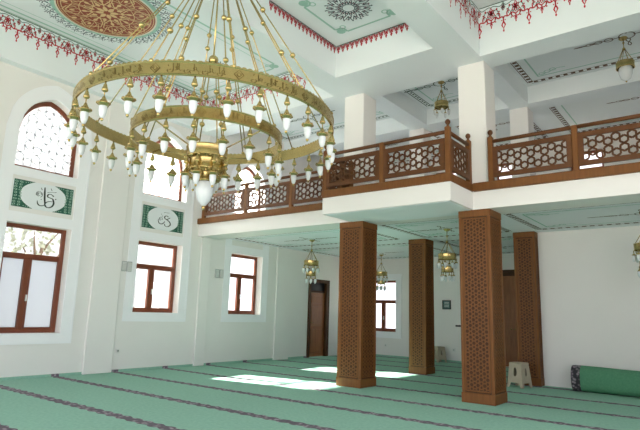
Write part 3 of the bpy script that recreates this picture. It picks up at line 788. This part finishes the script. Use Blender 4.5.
# ------------------------------------------------------------------ great ring chandelier
CC = (5.803, 3.879)
ch = thing('ring_chandelier', 'huge brass ring chandelier with opal glass lamps hanging in the main hall', 'chandelier', (CC[0], CC[1], 3.3))
ZO, ZI = 3.426, 3.245; RO, RI = 1.46, .86; BO = 3.3
def ring(R, z0, z1, name, t=.018):
    n = 96; mb = MB(); pr_ = [(R - t, z0), (R, z0), (R + .006, z0 + .008), (R, z0 + .016), (R, z1 - .016), (R + .006, z1 - .008), (R, z1), (R - t, z1), (R - t, z0)]
    mb.lathe(pr_, (0, 0, -BO), n, True); o = mb.build(name, BRASS, ch); 
    sh = o.data; 
    for p in sh.polygons: p.use_smooth = True
    try: sh.set_sharp_from_angle(angle=.6)
    except Exception: pass
    return o
ro = ring(RO, ZO, ZO + .135, 'outer_ring'); ri = ring(RI, ZI, ZI + .135, 'inner_ring')
def engraving(R, z0, h, n, parent):
    """script cartouches and lozenges engraved in the band"""
    mb = MB()
    for k in range(n):
        tc = 2 * PI * k / n; seg = 2 * PI / n * R
        fn = lambda u, v, hh: ((R + .002 + hh) * math.cos(tc + u / R), (R + .002 + hh) * math.sin(tc + u / R), z0 + v * h - BO)
        F = lambda u, v: (u, v)
        mb.stroke([(0, .15), (.045, .5), (0, .85), (-.045, .5), (0, .15)], .010, lambda u, v, hh: fn(u, v, hh))
        mb.stroke([(0, .32), (.022, .5), (0, .68), (-.022, .5), (0, .32)], .008, fn)
        # flowing right-to-left script in a cartouche: joined base stroke, tall uprights, bowls and dots
        rnd = random.Random(k % 4 + 3); c0, c1 = .12, seg - .12; u = c0
        while u < c1 - .05:
            wl_ = min(rnd.uniform(.09, .16), c1 - u)
            mb.stroke([(u + wl_ * q / 8, .36 + .05 * math.sin(q * 1.9 + k)) for q in range(9)], .008, fn)
            for q in range(rnd.randint(1, 3)): x_ = u + wl_ * rnd.uniform(.1, .9); mb.stroke([(x_, .36), (x_ - .004, .82)], .007, fn)
            mb.stroke(bez((u, .36), (u - .02, .14), (u + .045, .10), (u + .05, .32)), .008, fn)
            x_ = u + wl_ * .65; mb.stroke(arc(x_, .5, .013, -60, 250, 8, ry=.11), .007, fn)
            for q in range(2): mb.blob((u + wl_ * rnd.random(), rnd.choice((.2, .66, .72))), .005, fn, 5, ry=.045)
            u += wl_ + .018
    return mb.build('engraving', BRASSD, parent)
engraving(RO, ZO, .135, 12, ro); engraving(RI, ZI, .135, 8, ri)
# beaded upper edge
bd = MB(); v_ = []; NB = 480
for k in range(NB):
    a = 2 * PI * k / NB; zt_ = .004 + .014 * abs(math.sin(k * PI / 3))
    for rr_, zz_ in ((RO - .016, 0), (RO - .012, zt_), (RO - .004, zt_), (RO - .001, 0)): v_.append((rr_ * math.cos(a), rr_ * math.sin(a), ZO + .135 - BO + zz_))
bd.add(v_, [(4 * k + j, 4 * ((k + 1) % NB) + j, 4 * ((k + 1) % NB) + j + 1, 4 * k + j + 1) for k in range(NB) for j in range(3)])
bd.build('beading', BRASS, ro)
def lamp_mesh():
    b = MB()
    b.lathe([(.001, 0), (.009, 0), (.009, -.02), (.016, -.03), (.02, -.05), (.029, -.075), (.031, -.085), (.024, -.097), (.006, -.105), (.005, -.145), (.012, -.15), (.02, -.17), (.028, -.185), (.036, -.2), (.060, -.215), (.062, -.222), (.040, -.225), (.038, -.245), (.001, -.246)], (0, 0, 0), 14)
    for k in range(6):
        a = k * PI / 3; b.tube([(.04 * math.cos(a), .04 * math.sin(a), -.2), (.056 * math.cos(a), .056 * math.sin(a), -.205), (.062 * math.cos(a), .062 * math.sin(a), -.222)], .006, 5)
    tp = MB().lathe([(.001, -.358), (.012, -.361), (.015, -.372), (.009, -.386), (.001, -.39)], (0, 0, 0), 10)
    g = MB(); g.lathe([(.034, -.225), (.038, -.245), (.039, -.27), (.035, -.305), (.027, -.335), (.017, -.355), (.001, -.364)], (0, 0, 0), 14)
    return b, g, tp
lb, lg, lt_ = lamp_mesh()
lamp0 = lb.build('lamp', BRASS, ch); lg.build('glass_shade', MILK, lamp0); lt_.build('tip', BRASS, lamp0)
nl = [0]
def put_lamp(x, y, z):
    if nl[0] == 0: o = lamp0
    else:
        o = copy_tree(lamp0, ch)
    nl[0] += 1; o.location = (x, y, z - BO); return o
base = math.atan2(-CC[1], 10.513 - CC[0])
for k in range(30):
    a = base + math.radians(6 + 12 * k); put_lamp((RO - .009) * math.cos(a), (RO - .009) * math.sin(a), ZO)
for k in range(18):
    a = base + math.radians(10 + 20 * k); put_lamp((RI - .009) * math.cos(a), (RI - .009) * math.sin(a), ZI)
# central drum of stacked bands with a large opal lamp below
dr = MB()
for R_, z0, z1 in ((.235, 3.07, 3.20), (.205, 2.92, 3.05), (.12, 2.79, 2.90)):
    dr.lathe([(R_ - .015, z0), (R_, z0), (R_ + .005, z0 + .01), (R_, z0 + .02), (R_, z1 - .02), (R_ + .005, z1 - .01), (R_, z1), (R_ - .015, z1), (R_ - .015, z0)], (0, 0, -BO), 32)
for k in range(12):
    a = 2 * PI * k / 12
    dr.tube([(.225 * math.cos(a), .225 * math.sin(a), 3.07 - BO), (.197 * math.cos(a), .197 * math.sin(a), 3.05 - BO)], .006, 5); dr.tube([(.195 * math.cos(a), .195 * math.sin(a), 2.92 - BO), (.113 * math.cos(a), .113 * math.sin(a), 2.90 - BO)], .006, 5)
    dr.sphere((.245 * math.cos(a), .245 * math.sin(a), 3.06 - BO), .016, 8, 5); dr.sphere((.215 * math.cos(a), .215 * math.sin(a), 2.91 - BO), .016, 8, 5)
dr.tube([(0, 0, 2.79 - BO), (0, 0, 3.24 - BO)], .012, 8)
for k in range(4):
    a = PI / 2 * k + .4; dr.tube([(0, 0, 2.85 - BO), (.11 * math.cos(a), .11 * math.sin(a), 2.85 - BO)], .006, 5); dr.tube([(0, 0, 3.14 - BO), (.225 * math.cos(a), .225 * math.sin(a), 3.14 - BO)], .006, 5); dr.tube([(0, 0, 2.98 - BO), (.195 * math.cos(a), .195 * math.sin(a), 2.98 - BO)], .006, 5)
do = dr.build('central_drum', BRASS, ch)
g = MB(); g.lathe([(.085, 2.79 - BO), (.105, 2.74 - BO), (.1, 2.66 - BO), (.07, 2.57 - BO), (.03, 2.52 - BO), (.001, 2.51 - BO)], (0, 0, 0), 20); g.build('glass_bowl', MILK, do)
g = MB(); g.lathe([(.001, 2.515 - BO), (.018, 2.51 - BO), (.02, 2.49 - BO), (.008, 2.465 - BO), (.001, 2.455 - BO)], (0, 0, 0), 10); g.build('bottom_knob', BRASS, do)
for k in range(8):
    a = base + math.radians(20 + 45 * k); put_lamp(.235 * math.cos(a), .235 * math.sin(a), 3.07)
# rods converging on the hub, each with two turned balls
HUB = 5.75
def rod(a, R, z0, z1, t1, t2):
    mb = MB(); p = Vector((R * math.cos(a), R * math.sin(a), z0 - BO)); q = Vector((.05 * math.cos(a), .05 * math.sin(a), z1 - BO))
    mb.tube([p, q], .0075, 6)
    mb.sphere(p + Vector((0, 0, .012)), .022, 8, 5)
    for t in (t1, t2): mb.lathe([(.001, -.035), (.012, -.03), (.03, -.01), (.033, .004), (.024, .022), (.010, .034), (.001, .036)], p.lerp(q, t), 10)
    return mb.build('rod', BRASS, ch)
for k in range(12): rod(base + math.radians(15 * (2 * k + .5)), RO - .012, ZO + .135, HUB, .22 if k % 2 else .34, .62)
for k in range(8): rod(base + math.radians(45 * k + 12), RI - .012, ZI + .135, HUB - .08, .28, .55)
for k in range(4): rod(base + math.radians(90 * k + 30), .21, 3.20, 4.3, .3, .6)
hb = MB(); hb.lathe([(.001, HUB - .15 - BO), (.06, HUB - .13 - BO), (.09, HUB - .05 - BO), (.09, HUB + .03 - BO), (.05, HUB + .08 - BO), (.015, HUB + .12 - BO), (.012, ZD - .08 - BO), (.09, ZD - .05 - BO), (.1, ZD - .001 - BO), (.001, ZD - .001 - BO)], (0, 0, 0), 16)
hb.tube([(0, 0, 4.3 - BO), (0, 0, HUB - .1 - BO)], .01, 8); hb.sphere((0, 0, 4.3 - BO), .06)
hb.build('hanging_hub', BRASS, ch)
# braces from ring to ring
br = MB()
for k in range(4):
    a = base + math.radians(90 * k + 45); br.tube([(RI * math.cos(a), RI * math.sin(a), ZI + .06 - BO), (.23 * math.cos(a), .23 * math.sin(a), 3.14 - BO)], .008, 6)
br.build('brace', BRASS, ch)

# ------------------------------------------------------------------ small pendant chandeliers
def make_pendant(drop, rings, bulbs, bowl):
    """canopy at the origin (ceiling), everything hangs below"""
    P = {}
    b = MB(); b.lathe([(.001, 0), (.07, 0), (.075, -.015), (.045, -.04), (.012, -.055), (.001, -.056)], (0, 0, 0), 14); P['canopy'] = (b, BRASS)
    b = MB(); zr, R = rings[0]; ht = zr + .38
    b.tube([(0, 0, -.05), (0, 0, ht)], .008, 6); b.sphere((0, 0, ht), .028); b.sphere((0, 0, ht + .12), .02)
    for k in range(6):
        a = k * PI / 3; b.tube([(.015 * math.cos(a), .015 * math.sin(a), ht), ((R - .01) * math.cos(a), (R - .01) * math.sin(a), zr + .10)], .006, 5)
    P['rods'] = (b, BRASS)
    for (zz, rr), nm in zip(rings, ('upper_band', 'lower_band')):
        b = MB(); b.lathe([(rr - .012, zz), (rr, zz), (rr + .004, zz + .01), (rr, zz + .02), (rr, zz + .10), (rr + .004, zz + .11), (rr, zz + .12), (rr - .012, zz + .12), (rr - .012, zz)], (0, 0, 0), 28)
        if nm == 'lower_band':
            for k in range(6):
                a = k * PI / 3 + .3; b.tube([(rings[0][1] * .95 * math.cos(a), rings[0][1] * .95 * math.sin(a), rings[0][0]), (rr * .95 * math.cos(a), rr * .95 * math.sin(a), zz + .12)], .005, 5)
        for k in range(3):
            a = k * PI / 3; b.tube([((rr - .006) * math.cos(a), (rr - .006) * math.sin(a), zz + .06), (-(rr - .006) * math.cos(a), -(rr - .006) * math.sin(a), zz + .06)], .005, 5)
        P[nm] = (b, BRASS)
    P['lamps'] = [((rr + .005) * math.cos(2 * PI * k / n + .2), (rr + .005) * math.sin(2 * PI * k / n + .2), zz) for (zz, rr), n in zip(rings, bulbs) for k in range(n)]
    if bowl:
        g = MB(); c = MB(); zz = rings[-1][0]; g.lathe([(.10, .02 + zz), (.115, -.03 + zz), (.11, -.10 + zz), (.08, -.19 + zz), (.03, -.235 + zz), (.001, -.24 + zz)], (0, 0, 0), 16)
        c.lathe([(.001, -.238 + zz), (.015, -.24 + zz), (.012, -.262 + zz), (.001, -.27 + zz)], (0, 0, 0), 8)
        P['glass_bowl'] = (g, MILK); P['bottom_knob'] = (c, BRASS)
    return P
pl0 = []
def pendant_lamp(t, loc):
    if not pl0:
        c = MB(); g = MB()
        c.lathe([(.001, .0), (.008, 0), (.008, -.05), (.02, -.06), (.035, -.085), (.001, -.086)], (0, 0, 0), 8)
        g.lathe([(.028, -.08), (.034, -.11), (.03, -.15), (.015, -.19), (.001, -.2)], (0, 0, 0), 8)
        o = c.build('lamp', BRASS, t); g.build('glass_shade', MILK, o); pl0.append(o)
    else: o = copy_tree(pl0[0], t)
    o.location = loc
def pendant(P, name, label, loc, group, proto=None):
    if proto:
        t = copy_tree(proto); t.location = loc; t['label'] = label; return t
    t = thing(name, label, 'chandelier', loc, 0, group)
    for k, d in P.items():
        if k == 'lamps':
            for q in d: pendant_lamp(t, q)
        else: d[0].build(k, d[1], t)
    return t
pu = make_pendant(1.1, [(-.66, .19), (-.93, .125)], [8, 6], False)
g0 = 'small two-tier brass chandeliers under the balcony'
l1 = pendant(pu, 'small_chandelier', 'small two-tier brass chandelier in front of the brown door', (CX[0] - .03, 10.73, ZU), g0)
pendant(None, 'small_chandelier', 'small two-tier brass chandelier beside the far back window, half behind a pillar', (1.80, 14.40, ZU), g0, l1)
pendant(None, 'small_chandelier', 'small two-tier brass chandelier between the two middle wooden pillars', (CX[1], 10.65, ZU), g0, l1)
pendant(None, 'small_chandelier', 'small two-tier brass chandelier before the plain white wall at right edge', (9.40, 10.5, ZU), g0, l1)
pg = make_pendant(.9, [(-.60, .15)], [5], False)
pendant(pg, 'gallery_lamp', 'brass gallery pendant with hanging glass bulbs, above the balcony front corner', (5.78, 10.31, ZG), 'brass pendants in the gallery')
ph = make_pendant(.9, [(-.60, .15)], [0], True)
pendant(ph, 'gallery_lamp', 'brass gallery pendant with one large frosted bowl, high at the right', (9.31, 10.42, ZG), 'brass pendants in the gallery')

# ------------------------------------------------------------------ plastic stools
def make_stool(loc, rz, label, s=1.):
    t = thing('plastic_stool', label, 'stool', loc, rz, 'beige plastic stools')
    b, tp, h = .175 * s, .13 * s, .48 * s
    st = MB(); st.bbox(-tp - .01, tp + .01, -tp - .01, tp + .01, h - .045, h, .015); st.build('seat', STOOL, t)
    for k in range(4):
        # one tapered side with an arched foot cut-out and an oval hole
        n = 10; mb = MB(); ca, sa = math.cos(k * PI / 2), math.sin(k * PI / 2)
        def P(u, z, d):
            w = b + (tp - b) * z / h; x, y = u * w, -(w - d); return (x * ca - y * sa, x * sa + y * ca, z)
        hole = [(.26 * math.cos(2 * PI * i / 24), .62 * h + .085 * s * math.sin(2 * PI * i / 24)) for i in range(24)]
        out = []
        for i in range(24):
            a = 2 * PI * i / 24; c_, s_ = math.cos(a), math.sin(a)
            m_ = max(abs(c_), abs(s_)); u, v = c_ / m_, s_ / m_
            z = (.62 * h + (h - .03 - .62 * h) * v) if v > 0 else (.62 * h + (.62 * h - .09 * s) * v)
            out.append((u, z))
        v = [P(*q, 0) for q in hole] + [P(*q, 0) for q in out] + [P(*q, .012) for q in hole] + [P(*q, .012) for q in out]
        f = []
        for i in range(24):
            j = (i + 1) % 24
            f += [(i, j, 24 + j, 24 + i), (48 + j, 48 + i, 72 + i, 72 + j), (j, i, 48 + i, 48 + j), (24 + i, 24 + j, 72 + j, 72 + i)]
        mb.add(v, f)
        # feet below the skirt
        for sg in (-1, 1):
            q = [(sg * .55, .095 * s), (sg * 1, .095 * s), (sg * 1, 0), (sg * .72, 0)]
            vv = [P(*x, 0) for x in q] + [P(*x, .012) for x in q]
            mb.add(vv, [(0, 1, 2, 3), (7, 6, 5, 4), (0, 4, 5, 1), (1, 5, 6, 2), (2, 6, 7, 3), (3, 7, 4, 0)])
        recalc(mb.build('leg_panel', STOOL, t))
    return t
make_stool((6.93, 11.30, 0), math.radians(75), 'beige plastic stool standing against the pillar beside the white wall')
make_stool((3.30, 15.30, 0), math.radians(60), 'beige plastic stool far back against the wall, beside a pillar', .95)

# ------------------------------------------------------------------ rolled carpet
rc = thing('rolled_carpet', 'thick green rolled carpet with patterned end lying along the white wall', 'carpet', (7.86, 11.70, 0))
def roll_prof(r0, r1, k=28):
    return [(r0 + (r1 - r0) * 0 + 0, 0)]
def rollmesh(x0, x1, sx=1.):
    mb = MB(); n = 36; v = []; f = []
    for x in (x0, x1):
        for i in range(n):
            a = 2 * PI * i / n; c, s_ = math.cos(a), math.sin(a)
            y = .235 * math.copysign(abs(c) ** .75, c); z = .235 + .235 * math.copysign(abs(s_) ** .75, s_)
            z += .012 * math.sin(x * 3.1 + 1) * (1 if s_ > 0 else 0)
            v.append((x, y * sx, z))
    f = [(i, (i + 1) % n, n + (i + 1) % n, n + i) for i in range(n)] + [tuple(range(n)), tuple(range(n, 2 * n))[::-1]]
    mb.add(v, f, True); return mb
mb = MB(); xs_ = [.16 + (3.5 - .16) * i / 10 for i in range(11)]
for a, b in zip(xs_, xs_[1:]):
    q = rollmesh(a, b); mb.add(q.v, q.f[:36], True)
q = rollmesh(xs_[-1], xs_[-1] + .01); mb.add(q.v, q.f, True)
mb.build('carpet_body', ROLL, rc)
rollmesh(0, .16).build('patterned_edge', ROLLEND, rc)
sp_ = MB(); pts = []
for i in range(70):
    a = i * .3; r = .02 + .2 * i / 70; pts.append((r * math.cos(a), .235 + r * math.sin(a)))
sp_.stroke(pts, .012, lambda u, v, h: (-h, u, v)); sp_.build('rolled_layers', ROLL, rc)

# ------------------------------------------------------------------ small wall fittings
def wallbox(y, z, label):
    t = thing('wall_speaker', label, 'speaker', (0, y, z), 0, 'small white wall boxes')
    for k in (-1, 1):
        b = MB().bbox(0, .05, k * .066 - .06, k * .066 + .06, -.11, .11, .01).build('case', GREYP, t)
        g = MB()
        for i in range(7): g.box(.05, .054, k * .066 - .045, k * .066 + .045, -.085 + i * .026, -.075 + i * .026)
        g.build('grille', WHITEP, b)
wallbox(6.63, 2.23, 'small double white wall box beside the second window')
wallbox(9.30, 2.27, 'small double white wall box beside the third window')
def outlet(loc, face, label):
    t = thing('wall_outlet', label, 'outlet', loc)
    sw = (lambda a, b: a) 
    if face == 'X':
        MB().bbox(0, .012, -.045, .045, -.045, .045, .004).build('plate', WHITEP, t); MB().lathe([(.001, .012), (.022, .012), (.024, .016), (.001, .017)], (0, 0, 0), 12, axis='X').build('socket', GREYP, t)
    else:
        MB().bbox(-.045, .045, -.012, 0, -.045, .045, .004).build('plate', WHITEP, t); MB().box(-.02, .02, -.016, -.012, -.02, .02).build('socket', GREYP, t)
outlet((0, 6.62, .43), 'X', 'small white wall socket below the first wall box')
outlet((1.95 - .72, YB, .36), 'Y', 'small white wall socket under the far back window')
outlet((3.62, YB, .36), 'Y', 'small white wall socket on the back wall near the far stool')
pt = thing('notice_frame', 'small dark framed notice hanging on the back wall between pillars', 'picture', (3.41, YB, 1.71))
f = MB()
for a in ((-.14, -.115, -.14, .14), (.115, .14, -.14, .14), (-.115, .115, -.14, -.115), (-.115, .115, .115, .14)): f.box(a[0], a[1], -.025, 0, a[2], a[3])
f.build('frame', BLACK, pt); MB().box(-.115, .115, -.012, 0, -.115, .115).build('print', TEALPIC, pt)
f = MB()
for i in range(4): f.box(-.08, .08, -.014, -.012, .07 - i * .045, .082 - i * .045)
f.build('print_lines', PANELW, pt)
wh = thing('wall_hook', 'short black coat hook on the back wall beside the nearest pillar', 'hook', (3.78, YB, 1.08))
b = MB(); b.box(-.09, .09, -.015, 0, -.025, .025); b.build('plate', BLACK, wh)
b = MB()
for k in (-.05, .05): b.tube([(k, -.01, 0), (k, -.05, -.01), (k, -.06, .03)], .008, 6)
b.build('prongs', BLACK, wh)

# ------------------------------------------------------------------ outside: seen through the windows, and one unseen sun-blocking house
def building(name, label, x0, x1, y0, y1, h, mat):
    t = thing(name, label, 'building', (x1, (y0 + y1) / 2, -.45)); yo = (y0 + y1) / 2
    MB().box(x0 - x1, 0, y0 - yo, y1 - yo, 0, h).build('wall', mat, t)
    MB().box(x0 - x1 - .3, .3, y0 - yo - .3, y1 - yo + .3, h, h + .15).build('roof', ROOFT, t)
    y = y0 - yo + .8
    while y < y1 - yo - 1.2:
        for z in (1.4, 4.0, 6.4):
            if z + 1.4 < h:
                f = MB(); f.box(0, .06, y - .06, y + .96, z - .06, z + 1.36); w_ = f.build('window', WHITEP, t)
                MB().box(.06, .065, y, y + .9, z, z + 1.3).build('pane', GREYP, w_)
        y += 2.3
    return t
building('neighbouring_house', 'pale low house seen through the hall windows', -13, -7, 6.2, 14.2, 5.0, STUCCO)
building('neighbouring_house', 'tall pale house added out of view, shading the near window', -13, -7, -10, 3.85, 10.5, STUCCO2)  # unseen occluder, added to keep the sun off the near window
tr = thing('garden_tree', 'leafy tree outside the nearest window', 'tree', (-4.6, 6.75, -.45))
b = MB(); b.tube([(0, 0, 0), (.05, .02, 1.2), (0, .05, 2.4), (.1, .1, 3.4)], [.12, .1, .08, .04], 8)
for k in range(7):
    a = k * 2.4; b.tube([(0, .03, 1.8 + .2 * k), (.35 * math.cos(a), .35 * math.sin(a), 2.3 + .2 * k), (.7 * math.cos(a), .7 * math.sin(a), 2.7 + .2 * k)], [.04, .03, .012], 5)
b.build('trunk', BARK, tr)
lf = MB(); rnd = random.Random(3)
for k in range(300):
    a = rnd.uniform(0, 2 * PI); r_ = .95 * math.sqrt(rnd.random()); z = rnd.uniform(2.2, 4.3)
    c = Vector((r_ * math.cos(a), r_ * math.sin(a), z)); d1 = Vector((rnd.gauss(0, 1), rnd.gauss(0, 1), rnd.gauss(0, 1))).normalized(); d2 = d1.orthogonal().normalized()
    s_ = rnd.uniform(.06, .12)
    lf.add([c - d1 * s_, c + d2 * s_ * .5, c + d1 * s_, c - d2 * s_ * .5], [(0, 1, 2, 3)])
lf.build('foliage', LEAF, tr)['kind'] = 'stuff'

# ------------------------------------------------------------------ daylight
wd = bpy.data.worlds.new('sky'); SC.world = wd; wd.use_nodes = True
bg = wd.node_tree.nodes['Background']; bg.inputs['Color'].default_value = (.965, .935, 1.03, 1); bg.inputs['Strength'].default_value = 1.0
sd = bpy.data.lights.new('sun', 'SUN'); sd.energy = 20; sd.angle = math.radians(2.2); sd.color = (1, .96, .88)
so = bpy.data.objects.new('sun', sd); COL.objects.link(so)
so.rotation_euler = Vector((1, .18, -.60)).to_track_quat('-Z', 'Y').to_euler()
so.location = (-20, -5, 20)

SC.view_settings.view_transform = 'Standard'; SC.view_settings.look = 'None'
SC.view_settings.exposure = 1.36; SC.view_settings.gamma = 1; SC.view_settings.use_curve_mapping = False
SC.cycles.use_denoising = True
SC.cycles.max_bounces = 10; SC.cycles.diffuse_bounces = 6; SC.cycles.transparent_max_bounces = 16
SC.cycles.sample_clamp_indirect = 6
